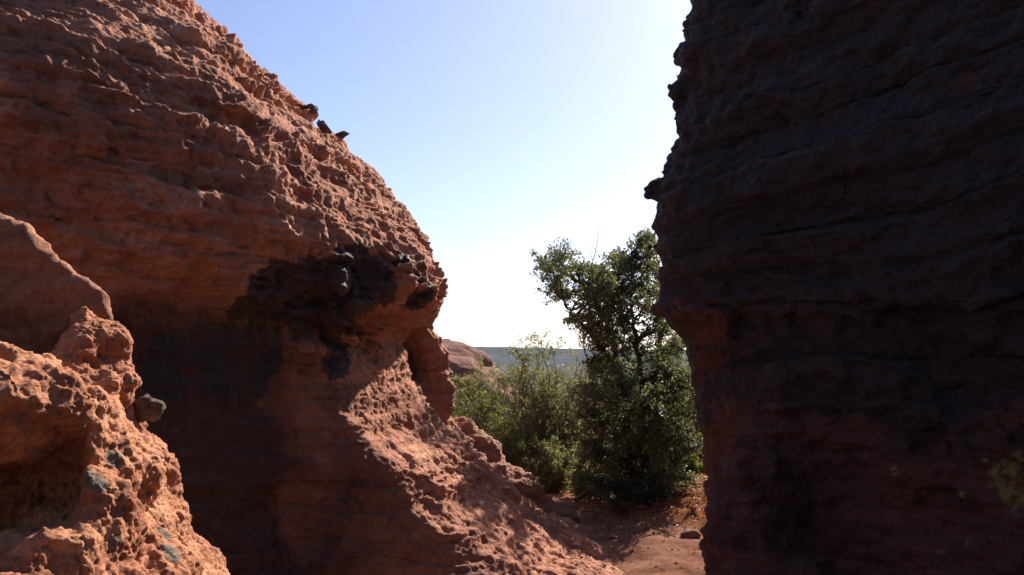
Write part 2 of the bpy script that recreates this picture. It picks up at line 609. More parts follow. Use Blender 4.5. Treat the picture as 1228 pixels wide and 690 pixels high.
def fit_dome(V, it=2):
    rows = np.arange(-30., 690., 6.)
    sy = np.array([b for a, b in DOME_SIL], float); sx = np.array([a for a, b in DOME_SIL], float)
    for _ in range(it):
        near = ((V[:, 1] < 8.45) | (V[:, 2] > 1.95)) & (V[:, 2] > .0)
        m = outline(V[near], rows, 1, 0)
        tgt = np.interp(rows, sy, sx)
        ok = (m > 0) & (rows > 0) & (rows < 590)
        dpx = np.interp(rows, rows[ok], (tgt - m)[ok])
        ker = np.ones(7) / 7
        dpx = np.convolve(np.pad(dpx, 3, 'edge'), ker, 'valid')
        zz, dr = [], []
        for yy, dd in zip(rows, dpx):
            p0 = P(float(np.interp(yy, sy, sx)), yy, 7.6)
            zz.append(p0[2]); dr.append(dd / FPX * 7.6)
        o_ = np.argsort(zz)
        dl = np.interp(V[:, 2], np.array(zz)[o_], np.array(dr)[o_])
        c_ = dome_c(V[:, 2])
        ex, ey = V[:, 0] - c_[0], V[:, 1] - c_[1]
        an = np.arctan2(-ey, ex)
        wn = sstep(R_(48), R_(27), an) * sstep(R_(-75), R_(-35), an)
        h_ = np.maximum(np.hypot(ex, ey), .2)
        V = V + np.stack([ex / h_ * dl * wn, ey / h_ * dl * wn, 0 * dl], 1)
    return V


v = fit_dome(v, 5).astype(np.float32)
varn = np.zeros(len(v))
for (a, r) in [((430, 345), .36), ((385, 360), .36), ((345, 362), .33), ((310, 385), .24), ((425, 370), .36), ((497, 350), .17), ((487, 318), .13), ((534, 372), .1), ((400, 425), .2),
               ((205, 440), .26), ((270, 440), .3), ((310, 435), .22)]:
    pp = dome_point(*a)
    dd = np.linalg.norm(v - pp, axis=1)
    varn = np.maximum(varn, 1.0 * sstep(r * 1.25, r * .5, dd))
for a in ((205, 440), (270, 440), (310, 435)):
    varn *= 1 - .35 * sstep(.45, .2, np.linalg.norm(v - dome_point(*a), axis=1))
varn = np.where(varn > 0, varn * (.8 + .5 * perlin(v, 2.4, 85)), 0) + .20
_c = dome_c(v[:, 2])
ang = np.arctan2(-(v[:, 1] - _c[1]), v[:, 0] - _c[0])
low = sstep(2.1, 1.5, v[:, 2] + .12 * perlin(v, 2, 87)) * sstep(R_(22), R_(42), ang + .13 * perlin(v, 1.6, 88))  # lower front of the dome, turned away from the sun
patina_shade = low * (1.05 + .28 * perlin(v, (1.2, 1.2, 2.4), 86)) + .22 * sstep(R_(30), R_(60), ang) * (1 - low)  # shade painted into the colour along with patina, weaker on the upper front
yel = np.zeros(len(v)); gry = np.zeros(len(v))
for (a, r) in [((285, 500), .10), ((430, 415), .2), ((375, 440), .15), ((450, 450), .15)]:
    dd = np.linalg.norm(v - dome_point(*a), axis=1)
    yel = np.maximum(yel, .40 * sstep(r * 1.3, r * .4, dd))
for (a, r) in [((470, 322), .07), ((345, 355), .12), ((360, 400), .12)]:
    dd = np.linalg.norm(v - dome_point(*a), axis=1)
    gry = np.maximum(gry, .36 * sstep(r * 1.3, r * .4, dd))
dome = mesh_obj('sandstone_dome', v, q, M_DOME, attrs={'varnish': varn, 'yellow': yel, 'grey': gry, 'patina_shade': patina_shade}, origin=(-4.2, 8.2, 0))
tag(dome, 'huge rounded red sandstone dome on the left with dark varnished overhanging brow', 'rock')
DOME_V = v


# ------------------------------------------------------------------ RIGHT WALL
WALL_SIL = [(840, -60), (828, 0), (819, 30), (812, 60), (810, 78), (815, 96), (813, 120), (812, 145), (806, 165), (807, 185), (799, 205), (790, 222), (786, 240), (786, 255),
            (783, 275), (790, 305), (790, 340), (789, 378), (800, 390), (814, 400), (822, 420), (829, 450),
            (834, 490), (842, 530), (845, 580), (846, 630), (842, 660), (833, 690), (825, 720)]
WALL_KNOBS = [((806, 110), .075), ((799, 107), .042), ((810, 126), .055), ((806, 137), .035), ((803, 168), .03), ((803, 187), .035), ((800, 198), .045), ((791, 229), .085),
              ((809, 72), .04), ((795, 372), .05), ((789, 295), .035), ((818, 40), .035)]
WY = 6.3
_wx = sorted([(float(P(a, b, WY)[2]), float(P(a, b, WY)[0])) for a, b in WALL_SIL])
WALL_ADJ = []
WALL_X = interp(_wx)
WN = np.array([-.80, -.60]); WN = WN / np.linalg.norm(WN)
BN = np.array([-.55, .84]); BN = BN / np.linalg.norm(BN)


def wall_f(x, y, z):
    ex = WALL_X(z)
    lean = .16 * np.maximum(z - 1.2, 0)                      # the face leans in above head height
    low = .30 * sstep(1.1, .0, z)
    d1 = (x - ex) * WN[0] + (y - WY) * WN[1] - low * .4
    d2 = (x - ex) * BN[0] + (y - WY) * BN[1]
    d = smax(d1, d2, .35) - .085
    d3 = np.hypot(x - 5.2, (y - 4.0)) - 4.8
    d = smax(d, d3, .4)
    d = smax(d, z - 4.75, .4)
    # hollow near the foot of the wall and low buttress
    d = smin(d, capsule(x, y, z, P(905, 560, 5.6), P(890, 760, 5.3), .16, .42), .3)
    for (a_, r_) in WALL_KNOBS:
        kp = P(a_[0] + 10, a_[1], WY)
        d = smin(d, capsule(x, y, z, kp, kp + np.array([.34, -.02, -.05]), r_, r_ * 1.5), .05)
    return d * .9


def wall_st(p):
    return p[:, 2] - .06 * p[:, 0] + .07 * p[:, 1] + .16 * perlin(p, .6, 191)


def wall_band(p):
    z = p[:, 2]
    wz = sstep(.9, 1.7, z)
    o = fbm(p, .9, 2, 111) * .10 + fbm(p, 3, 2, 121) * .045
    ed = sstep(.05, .7, (p[:, 0] - WALL_X(z)))
    return (o - layers(p, wall_st(p), .5, .5, 105) * .05 * (.15 + .85 * wz)) * (.2 + .8 * ed)


v, q = nets(wall_f, (.6, -.6, -.5), (7.6, 9.2, 5.6), .045, (.4, wall_band))
for _ in range(2):
    v, q = subdiv_part(v, q, seen(v, q))
    v = smooth(v, q, 1, .5)
N = vnormals(v, q)
z = v[:, 2]
st = wall_st(v)
sv = np.stack([v[:, 0], v[:, 1], st], 1)
wz = sstep(1.0, 1.7, z)
ed = sstep(.0, .5, v[:, 0] - WALL_X(z))
rgt = sstep(2.0, 2.5, v[:, 0]) * (1 - sstep(1.7, 2.3, z))      # breccia low on the near end
f1, f2 = worley(sv + .05 * np.stack([perlin(v, 4, 240), perlin(v, 4, 241), perlin(v, 4, 242)], 1), (5, 5, 7), 33)
nod = sstep(.7, .2, f1)
dsp = (.085 * layers(v, st, .23, .8, 151) + .016 * layers(v, st + .03 * perlin(v, 3, 157), .075, 2.2, 155)) * (.12 + .88 * wz) * (.35 + .65 * ed)
dsp += .045 * fbm(sv, (3, 3, 6), 3, 161) * (.5 + .5 * ed) + .022 * fbm(v, 9, 4, 171, .65)
dsp += .05 * sstep(.05, .3, perlin(v, .9, 174)) * (np.abs(perlin(sv, (4, 4, 7), 175)) - .2) + .03 * np.sign(perlin(sv, (7, 7, 12), 176)) * np.abs(perlin(sv, (7, 7, 12), 176)) ** .5 * sstep(-.1, .2, perlin(v, 1.1, 177))
dsp += .08 * (nod - .3) * rgt * (.5 + perlin(v, 2, 173))
v = v + N * dsp[:, None]


def fit_wall(V, it=2):
    rows = np.arange(-24., 700., 4.)
    sy = np.array([b for a, b in WALL_SIL], float); sx = np.array([a for a, b in WALL_SIL], float)
    tgt = np.interp(rows, sy, sx)
    knob = np.zeros(len(rows), bool)
    for (a_, r_) in WALL_KNOBS:
        knob |= np.abs(rows - a_[1]) < r_ * 190 + 2
    for _ in range(it):
        m = outline(V, rows, -1, 0)
        ok = (np.abs(m) < 5000) & ~knob
        dpx = np.clip(np.interp(rows, rows[ok], (tgt - m)[ok]), -60, 60)
        dpx = np.convolve(np.pad(dpx, 5, 'edge'), np.ones(11) / 11, 'valid')
        zz = np.array([P(a, b, WY)[2] for a, b in zip(tgt, rows)])
        dx = dpx / FPX * WY
        o_ = np.argsort(zz)
        dl = np.interp(V[:, 2], zz[o_], dx[o_])
        fo = sstep(1.3, .25, V[:, 0] - WALL_X(V[:, 2]))
        V = V + np.stack([dl * fo, 0 * dl, 0 * dl], 1)
    return V


v = fit_wall(v, 3).astype(np.float32)
z = v[:, 2]
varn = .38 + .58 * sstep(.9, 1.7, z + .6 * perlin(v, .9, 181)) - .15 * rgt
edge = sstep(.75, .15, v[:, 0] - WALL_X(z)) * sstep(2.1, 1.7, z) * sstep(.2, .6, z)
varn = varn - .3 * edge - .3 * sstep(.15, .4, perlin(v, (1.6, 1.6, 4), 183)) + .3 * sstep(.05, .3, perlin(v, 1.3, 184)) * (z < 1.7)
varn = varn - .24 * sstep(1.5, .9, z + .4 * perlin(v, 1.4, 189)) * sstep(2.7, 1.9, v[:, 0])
yel = np.zeros(len(v))
gry = .30 * rgt


def surf_point(V, px, py):
    """nearest vertex of a mesh to a view ray, on its near side"""
    d = ray(px, py)
    Y = np.maximum(V[:, 1], .1)
    e = np.hypot(V[:, 0] / Y - d[0] / d[1], (V[:, 2] - EYE) / Y - d[2] / d[1])
    c = np.nonzero(e < .012)[0]
    if len(c) == 0: c = np.array([int(np.argmin(e))])
    return V[c[np.argmin(V[c, 1])]]


for (a, r) in [((1190, 580), .14), ((1205, 600), .12), ((1060, 560), .05), ((1215, 540), .06), ((1150, 640), .04), ((1170, 545), .03), ((1140, 590), .03)]:
    dd = np.linalg.norm(v - surf_point(v, *a), axis=1)
    yel = np.maximum(yel, .6 * sstep(r * 1.3, r * .4, dd))
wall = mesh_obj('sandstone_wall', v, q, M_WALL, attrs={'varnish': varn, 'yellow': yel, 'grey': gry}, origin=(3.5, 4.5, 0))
tag(wall, 'towering shaded sandstone wall on the right coated in dark desert varnish', 'rock')
WALL_V = v


# unseen rock added behind the viewpoint to block skylight and deepen the shade
def sky_block_f(x, y, z):
    d = ell(x, y, z, (-3.8, -5.0, 1.5), (4.6, 3.3, 6.4))
    d = smin(d, ell(x, y, z, (3.4, -4.5, 1.5), (4.6, 3.3, 6.6)), .8)
    return d


v, q = nets(sky_block_f, (-9.0, -8.8, -.5), (8.6, -.7, 9.0), .16, (.8, lambda p: fbm(p, .7, 3, 131) * .35 - layers(p, wall_st(p), .5, .5, 135) * .1))
back = mesh_obj('sandstone_wall', v, q, M_WALL, attrs={'varnish': .7 + .3 * perlin(v, .5, 136), 'yellow': np.zeros(len(v)), 'grey': np.zeros(len(v))}, origin=(0, -4.8, 0))  # added unseen rock that blocks skylight, not part of the right wall
tag(back, 'unseen dark sandstone mass added behind the viewpoint to block skylight', 'rock')


# ------------------------------------------------------------------ NEAR OUTCROP (left foreground)
def finish(name, f, lo, hi, h, band, disp, mat, origin, masks=None, sub=1, sm=1):
    v, q = nets(f, lo, hi, h, (.25, band) if band else None)
    for _ in range(sub):
        v, q = subdiv_part(v, q, seen(v, q, .9, .35))
        v = smooth(v, q, sm, .5)
    N = vnormals(v, q)
    v = v + N * disp(v)[:, None]
    at = {'patina_shade': np.zeros(len(v)), 'varnish': np.zeros(len(v)), 'grey': np.zeros(len(v)), 'yellow': np.zeros(len(v))}
    if masks: masks(v, at)
    return mesh_obj(name, v, q, mat, attrs=at, origin=origin), v


OY = 3.5


OUT_X = interp([(-.4, -.90), (.3, -1.10), (.58, -1.24), (.70, -1.33), (.80, -1.42), (.95, -1.47), (1.05, -1.46), (1.18, -1.53), (1.30, -1.63), (1.37, -1.64), (1.43, -1.60), (1.5, -1.69), (1.62, -1.75), (1.8, -1.88)])
OUT_TOP = interp([(2.0, .80), (3.0, .88), (3.16, 1.0), (3.28, 1.30), (3.5, 1.34), (3.72, 1.42), (3.85, 1.62), (3.95, 1.68), (4.2, 1.66)])


def out_f(x, y, z):
    d1 = (x - OUT_X(z) + .04 * (y - 4)) * .9
    top = OUT_TOP(y) - .8 * np.maximum(-1.86 - x, 0)
    d = smax(d1, (z - top) * .75, .09)
    d = smax(d, y - 4.15, .12)
    d = smax(d, 2.3 - y, .15)
    d = smax(d, -2.7 - x, .1)
    slot = smax(smax(np.abs(z - 1.075 - .25 * (x + 1.6)) - .175, y - 3.30 - .42 * sstep(-1.50, -1.72, x), .08), -2.6 - x, .1)
    d = smax(d, -slot, .04)
    d = smax(d, -ell(x, y, z, P(100, 664, 2.95), (.16, .2, .055)), .03)
    d = smax(d, -ell(x, y, z, P(88, 470, 3.62), (.11, .16, .10)), .05)
    return d


def out_band(p):
    return fbm(p, 3.6, 2, 211) * .075


def pitty(p, s, seed):
    f1, _ = worley(p, s, seed)
    return sstep(.5, .12, f1)


def out_disp(v):
    w = v + .02 * np.stack([perlin(v, 14, 401), perlin(v, 14, 402), perlin(v, 14, 403)], 1)
    rid = np.abs(perlin(w, 6, 404)) + .5 * np.abs(perlin(w, 13, 405)) + .3 * np.abs(perlin(w, 27, 406))
    o = .035 * fbm(v, 6, 2, 221) + .024 * (rid - .3) * sstep(-.3, .2, perlin(v, 2.5, 23)) + .016 * fbm(v, 22, 4, 25, .65)
    o = o * .75
    return o - .016 * pitty(w, (15, 15, 19), 22) * sstep(.05, .3, perlin(v, 4, 407)) - .010 * pitty(w, 38, 24) * sstep(-.1, .2, perlin(v, 5, 408))


def out_masks(v, at):
    for (a, r) in [((117, 558), .06), ((125, 566), .05), ((103, 522), .04), ((168, 450), .03), ((147, 540), .045), ((215, 650), .06), ((152, 652), .03), ((205, 628), .04)]:
        dd = np.linalg.norm(v - surf_point(v, *a), axis=1)
        at['grey'] = np.maximum(at['grey'], .8 * sstep(r * 1.3, r * .5, dd))
    at['grey'] = np.maximum(at['grey'], .25)
    dd = np.linalg.norm(v - surf_point(v, 112, 541), axis=1)
    at['yellow'] = 1.0 * sstep(.026, .012, dd)
    at['varnish'] = np.maximum(0, perlin(v, 3.3, 27)) * .5


outc, OUT_V = finish('rock_outcrop', out_f, (-3.0, 2.0, -.3), (-.5, 4.5, 2.0), .026, out_band, out_disp, M_NEAR, (-1.6, 3.5, 0), out_masks, 2)
tag(outc, 'knobbly sunlit orange outcrop in the left foreground with grey lichen and a dark hollow', 'rock')


def fin_f(x, y, z):
    a, b = P(-40, 172, 4.25), P(138, 378, 4.0)
    c = P(150, 520, 4.0)
    t = np.array([b[0] - a[0], b[2] - a[2]]); t = t / np.linalg.norm(t)
    n = np.array([-t[1], t[0]])
    if n[1] < 0: n = -n
    d1 = (x - a[0]) * n[0] + (z - a[2]) * n[1]
    face = np.array([.28, -.95, -.12]); face = face / np.linalg.norm(face)
    m = P(60, 380, 4.0)
    d2 = (x - m[0]) * face[0] + (y - m[1]) * face[1] + (z - m[2]) * face[2]
    d3 = -d2 - .12
    d4 = (x - b[0]) * .90 + (y - b[1]) * .40 + (z - b[2]) * .1
    return smax(smax(smax(d1, d2, .05), d3, .1), d4, .08)


def fin_disp(v):
    return .022 * fbm(v, (5, 5, 9), 3, 231) + .014 * fbm(v, 20, 3, 232, .6) + .014 * layers(v, v[:, 2] + .3 * v[:, 0], .13, .9, 234)


fin, FIN_V = finish('rock_fin', fin_f, (-3.3, 3.4, -.2), (-1.2, 5.2, 2.9), .035, lambda p: fbm(p, (2.2, 2.2, 4), 3, 233) * .03, fin_disp, M_DOME, (-2.0, 4.2, 0),
                    lambda v, at: (at.__setitem__('varnish', .15 + .3 * perlin(v, 2, 28)), at.__setitem__('patina_shade', .38 + .4 * perlin(v, 1.3, 38))))
tag(fin, 'tilted slab of rock at the left edge, shaded face with a thin sunlit rim', 'rock')

bc = P(4, 487, 3.25)


def bould_f(x, y, z):
    d = ell(x, y, z, bc + np.array([-.1, .06, 0]), (.30, .3, .205))
    return smin(d, ell(x, y, z, bc + np.array([-.2, .35, -.03]), (.32, .35, .18)), .1)


bld, BLD_V = finish('boulder', bould_f, (bc[0] - .8, bc[1] - .5, bc[2] - .8), (bc[0] + .45, bc[1] + .7, bc[2] + .45), .018, lambda p: fbm(p, 5, 3, 241) * .05,
                    lambda v: .03 * fbm(v, 10, 5, 242, .6) - .022 * pitty(v + .02 * np.stack([perlin(v, 14, 411), perlin(v, 14, 412), perlin(v, 14, 413)], 1), (15, 15, 20), 29) * sstep(.0, .3, perlin(v, 4, 30)), M_NEAR, bc,
                    lambda v, at: at.__setitem__('varnish', np.maximum(0, perlin(v, 5, 32)) * .6))
tag(bld, 'rounded pitted boulder lit by the sun at the left picture edge above the hollow', 'boulder')


# ------------------------------------------------------------------ small stones
def stone(name, loc, size, label, mat, seed, group=None, cat='stone', flat=.7, rot=0.0):
    u = np.linspace(0, math.pi, 13)[1:-1]
    w = np.linspace(0, 2 * math.pi, 18, endpoint=False)
    vs = [(0, 0, 1)] + [(math.sin(a) * math.cos(b), math.sin(a) * math.sin(b), math.cos(a)) for a in u for b in w] + [(0, 0, -1)]
    p = np.array(vs, np.float32)
    r = 1 + .45 * fbm(p, 1.3, 2, seed) + .18 * perlin(p, 4, seed + 5)
    c, s = math.cos(rot), math.sin(rot)
    p = p * r[:, None] * np.array([1.15, .85, flat])
    p = np.stack([p[:, 0] * c - p[:, 2] * s, p[:, 1], p[:, 0] * s + p[:, 2] * c], 1) * size
    fs = []
    n = 18
    for i in range(len(u) - 1):
        for j in range(n):
            a = 1 + i * n + j; b = 1 + i * n + (j + 1) % n
            fs.append((a, a + n, b + n, b))
    last = len(p) - 1
    for j in range(n):
        b = (j + 1) % n
        fs.append((0, 1 + j, 1 + b, 1 + b))
        k = 1 + (len(u) - 1) * n
        fs.append((k + j, last, last, k + b))
    me = bpy.data.meshes.new(name)
    me.from_pydata([tuple(map(float, t)) for t in p], [], [tuple(dict.fromkeys(f)) for f in fs])
    me.materials.append(mat)
    for pl in me.polygons: pl.use_smooth = True
    o = bpy.data.objects.new(name, me)
    o.location = [float(t) for t in loc]
    COL.objects.link(o)
    tag(o, label, cat, group)
    return o


def rim_point(px, py):
    """spot on the dome outline"""
    Y = np.maximum(DOME_V[:, 1], .1)
    d = ray(px, py)
    e = np.hypot(DOME_V[:, 0] / Y - d[0] / d[1], (DOME_V[:, 2] - EYE) / Y - d[2] / d[1])
    return DOME_V[int(np.argmin(e))]


stone('stone', rim_point(374, 134) + np.array([.0, 0, .025]), .055, 'dark stone on the skyline ridge of the left dome, highest of three', M_STONE, 301, 'dark stones on the dome skyline', rot=-.6)
stone('stone', rim_point(388, 146) + np.array([.01, 0, .015]), .065, 'long dark stone lying along the dome skyline, middle of three', M_STONE, 302, 'dark stones on the dome skyline', flat=.45, rot=-.75)
stone('stone', rim_point(407, 160) + np.array([.015, 0, .0]), .055, 'dark stone jutting out from the dome skyline, lowest of three', M_STONE, 303, 'dark stones on the dome skyline', flat=.5, rot=.35)
sp = surf_point(OUT_V, 178, 492)
stone('stone', P(176, 490, sp[1] if sp[1] < 4.2 else 3.7), .058, 'blackish grey stone stuck to the right edge of the sunlit outcrop', M_STONE, 304, flat=.95)


# ------------------------------------------------------------------ LEDGES BEHIND THE DOME
def led_f(x, y, z):
    a, b, c = P(540, 500, 9.3), P(600, 556, 9.2), P(668, 606, 9.0)
    d = capsule(x, y, z, (a[0], a[1], a[2] - .35), (b[0], b[1], b[2] - .3), .36, .30)
    d = smin(d, capsule(x, y, z, (b[0], b[1], b[2] - .3), (c[0], c[1], c[2] - .22), .30, .2), .1)
    d = smin(d, capsule(x, y, z, (a[0] - .5, a[1] + .6, .1), (b[0], b[1] + .3, -.1), .6, .4), .2)
    return d


ledge, _ = finish('rock_ledge', led_f, (-2.2, 8.2, -.4), (1.2, 10.9, 1.5), .04, lambda p: fbm(p, (2.5, 2.5, 5), 3, 311) * .10,
                  lambda v: .045 * fbm(v, (6, 6, 12), 3, 312) + .015 * fbm(v, 22, 2, 313), M_LEDGE, (-.3, 9.3, 0),
                  lambda v, at: at.__setitem__('varnish', .2 + .3 * perlin(v, 2, 34)))
tag(ledge, 'low shaded rock ledge sloping down behind the dome towards the bushes', 'rock')


def farrock(name, px, py, Y, rx, ry, rz, label, seed, h):
    c = P(px, py, Y)
    c = np.array([c[0], c[1], c[2] - rz])

    def f(x, y, z):
        return ell(x, y, z, c, (rx, ry, rz))
    o, _ = finish(name, f, (c[0] - rx - 1, c[1] - ry - 1, -4), (c[0] + rx + 1, c[1] + ry + 1, c[2] + rz + 1), h, lambda p: fbm(p, (.5, .5, 1.6), 4, seed) * .9 * h / .25 * .5,
                  lambda v: .3 * h * perlin(v, (.6, .6, 5), seed + 7) + .2 * h * fbm(v, 2.5, 2, seed + 9), M_FAR, (c[0], c[1], 0),
                  lambda v, at: at.__setitem__('varnish', .15 + .25 * perlin(v, .6, seed + 3)))
    tag(o, label, 'rock')
    return o


farrock('sandstone_hump', 505, 405, 42, 4.6, 5.0, 3.6, 'distant pink sandstone hump showing between the dome and the bushes', 401, .2)


# ------------------------------------------------------------------ GROUND
def ground_h(x, y):
    p = np.stack([x, y, np.zeros_like(x)], 1)
    r = np.hypot(x, y)
    near = (r < 60)
    h = np.zeros_like(x)
    h += .05 * fbm(p, .7, 3, 501) + .035 * fbm(p, 2.3, 3, 511) * near
    h += .28 * sstep(.9, 2.3, x) * sstep(7.5, 9.6, y) * (1 - sstep(11, 15, y))       # bank under the tree
    h -= .05 * sstep(1.2, .6, x) * (1 - sstep(8, 9.5, y))
    h -= .03 * sstep(.5, 0, np.abs(x - .75)) * (1 - sstep(8, 10, y))
    h += -2.2 * sstep(13, 30, r) + .5 * fbm(p, .05, 3, 521) * sstep(14, 40, r)
    return h


rad = np.concatenate([[0], np.geomspace(.6, 4, 30), np.linspace(4.06, 15, 260), np.geomspace(15.3, 60, 70), np.geomspace(64, 1600, 40)])
th = np.concatenate([np.radians(np.linspace(-38, 38, 460)), np.radians(np.linspace(40, 320, 100))])
rr, tt = np.meshgrid(rad[1:], th, indexing='ij')
gx, gy = (rr * np.sin(tt)).ravel(), (rr * np.cos(tt)).ravel()
gz = ground_h(gx, gy)
nr, nt = rr.shape
gv = np.concatenate([np.stack([gx, gy, gz], 1), [[0, 0, float(gz[:nt].mean())]]])
i, j = np.meshgrid(np.arange(nr - 1), np.arange(nt), indexing='ij')
jn = (j + 1) % nt
gq = np.stack([i * nt + j, i * nt + jn, (i + 1) * nt + jn, (i + 1) * nt + j], 2).reshape(-1, 4)[:, ::-1]


def groundmat():
    t = NT('red_sand')
    tc = t.n('ShaderNodeTexCoord').outputs['Object']
    n1 = t.noise(tc, .9, 6, .6)
    n2 = t.noise(tc, 9, 8, .7)
    n3 = t.noise(tc, 70, 5, .7)
    col = t.ramp(n1, [(.3, (.19, .09, .062)), (.5, (.25, .128, .088)), (.7, (.31, .172, .122))])
    col = t.mix(1.0, col, t.ramp(n2, [(.3, (.6, .55, .52)), (.5, (1, 1, 1)), (.7, (1.2, 1.2, 1.2))]), 'MULTIPLY')
    col = t.mix(1.0, col, t.ramp(n3, [(.3, (.75, .72, .7)), (.55, (1, 1, 1)), (.75, (1.2, 1.2, 1.2))]), 'MULTIPLY')
    litter = t.rng(t.math('ADD', t.attr('litter'), t.math('MULTIPLY', t.math('SUBTRACT', n2, .5), 1.6)), .4, .62, 0, 1)
    col = t.mix(t.math('MULTIPLY', litter, .85), col, t.ramp(n3, [(.3, (.13, .05, .03)), (.6, (.27, .11, .05)), (.8, (.34, .18, .09))]))
    far = t.rng(t.math('ADD', t.attr('scrub'), t.math('MULTIPLY', t.math('SUBTRACT', t.noise(tc, .35, 8, .7), .5), 1.2)), .35, .65, 0, 1)
    col = t.mix(t.math('MULTIPLY', far, .9), col, t.ramp(n2, [(.3, (.035, .045, .028)), (.6, (.06, .07, .04)), (.8, (.11, .10, .06))]))
    b = t.n('ShaderNodeBsdfPrincipled')
    t.l(col, b.inputs['Base Color'])
    b.inputs['Roughness'].default_value = .95
    b.inputs['Specular IOR Level'].default_value = .0
    hh = t.math('ADD', n2, t.math('MULTIPLY', n3, .35))
    t.l(t.bump(hh, .7, .03), b.inputs['Normal'])
    t.l(b.outputs[0], t.out.inputs['Surface'])
    return t.m


gp = gv
lit = sstep(.9, 1.8, gp[:, 0]) * sstep(7.6, 8.8, gp[:, 1]) * (1 - sstep(12, 16, gp[:, 1])) * .9 + .5 * sstep(9.5, 11, gp[:, 1])
scr = sstep(14, 60, np.hypot(gp[:, 0], gp[:, 1]))
ground = mesh_obj('ground', gv, gq, groundmat(), attrs={'litter': lit, 'scrub': scr})
tag(ground, kind='structure')

# far mesa
mx = np.linspace(-1300, 1300, 300)
ridge = 15.5 + 3.2 * np.clip(-mx / 200, -1, 1.5) + 1.6 * perlin(np.stack([mx / 90, mx * 0, mx * 0], 1), 1, 601) + .8 * perlin(np.stack([mx / 18, mx * 0, mx * 0], 1), 1, 602)
prof = [(0, -6), (40, .25), (70, .55), (92, .62), (100, .93), (115, 1.0), (400, 1.03)]
mv = []
for k, (off, fr) in enumerate(prof):
    jit = 14 * perlin(np.stack([mx / 60, mx * 0 + k * .2, mx * 0], 1), 1, 603) + 8 * perlin(np.stack([mx / 14, mx * 0 + k, mx * 0], 1), 1, 604)
    zz = ridge * fr if k else np.full_like(mx, -6)
    mv.append(np.stack([mx, 760 + off + jit, zz], 1))
mv = np.concatenate(mv)
n = len(mx)
i, j = np.meshgrid(np.arange(len(prof) - 1), np.arange(n - 1), indexing='ij')
mq = np.stack([i * n + j, i * n + j + 1, (i + 1) * n + j + 1, (i + 1) * n + j], 2).reshape(-1, 4)


def mesamat():
    t = NT('mesa_slope')
    tc = t.n('ShaderNodeTexCoord').outputs['Object']
    n1 = t.noise(t.mapping(tc, (1, 1, 4)), .05, 8, .65)
    n2 = t.noise(tc, .35, 6, .75)
    col = t.ramp(n1, [(.3, (.02, .028, .026)), (.5, (.034, .04, .034)), (.7, (.062, .058, .046))])
    col = t.mix(t.rng(n2, .5, .6, 0, .8), col, (.04, .05, .03))
    b = t.n('ShaderNodeBsdfPrincipled')
    t.l(col, b.inputs['Base Color'])
    b.inputs['Roughness'].default_value = 1
    b.inputs['Specular IOR Level'].default_value = 0
    t.l(b.outputs[0], t.out.inputs['Surface'])
    return t.m


mesa = mesh_obj('hills', mv, mq, mesamat())
tag(mesa, kind='structure')


# ------------------------------------------------------------------ vegetation
def gz_at(x, y):
    return float(ground_h(np.array([x], float), np.array([y], float))[0])


class Tubes:
    def __init__(self, sides=6):
        self.v, self.f, self.n, self.s = [], [], 0, sides

    def add(self, pts, r0, r1):
        pts = np.asarray(pts, float)
        m = len(pts)
        rs = np.linspace(r0, r1, m)
        d = np.gradient(pts, axis=0)
        d /= np.maximum(np.linalg.norm(d, axis=1, keepdims=True), 1e-9)
        ref = np.array([.31, .9, .17])
        a = np.cross(d, ref); a /= np.maximum(np.linalg.norm(a, axis=1, keepdims=True), 1e-9)
        b = np.cross(d, a)
        w = np.linspace(0, 2 * math.pi, self.s, endpoint=False)
        ring = pts[:, None] + rs[:, None, None] * (np.cos(w)[None, :, None] * a[:, None] + np.sin(w)[None, :, None] * b[:, None])
        self.v.append(ring.reshape(-1, 3))
        i, j = np.meshgrid(np.arange(m - 1), np.arange(self.s), indexing='ij')
        jn = (j + 1) % self.s
        self.f.append((np.stack([i * self.s + j, i * self.s + jn, (i + 1) * self.s + jn, (i + 1) * self.s + j], 2).reshape(-1, 4) + self.n)[:, ::-1])
        self.n += m * self.s

    def build(self, name, mat, parent, origin):
        return mesh_obj(name, np.concatenate(self.v), np.concatenate(self.f), mat, parent, origin=origin)


def wig(a, b, n, amp, r):
    a = np.asarray(a, float); b = np.asarray(b, float)
    t = np.linspace(0, 1, n)[:, None]
    L = np.linalg.norm(b - a)
    off = np.cumsum(r.normal(0, 1, (n, 3)), 0)
    off = off - t * off[-1] - (1 - t) * off[0]
    return a + (b - a) * t + off * amp * L / math.sqrt(n)


def leaves(cent, dirs, size, r, aspect=.6, spread=1.0):
    """small pointed leaves: centre points (n,3)"""
    n = len(cent)
    a = dirs + r.normal(0, spread, (n, 3)); a /= np.linalg.norm(a, axis=1, keepdims=True)
    b = np.cross(a, r.normal(0, 1, (n, 3))); b /= np.maximum(np.linalg.norm(b, axis=1, keepdims=True), 1e-9)
    nn = np.cross(a, b)
    s = size * r.uniform(.6, 1.35, (n, 1))
    v0 = cent
    v1 = cent + a * s * .5 + b * s * aspect * .5 + nn * s * .08
    v2 = cent + a * s
    v3 = cent + a * s * .5 - b * s * aspect * .5 + nn * s * .08
    v = np.stack([v0, v1, v2, v3], 1).reshape(-1, 3)
    f = np.arange(n * 4).reshape(-1, 4)
    return v, f, np.repeat(r.uniform(0, 1, n), 4)


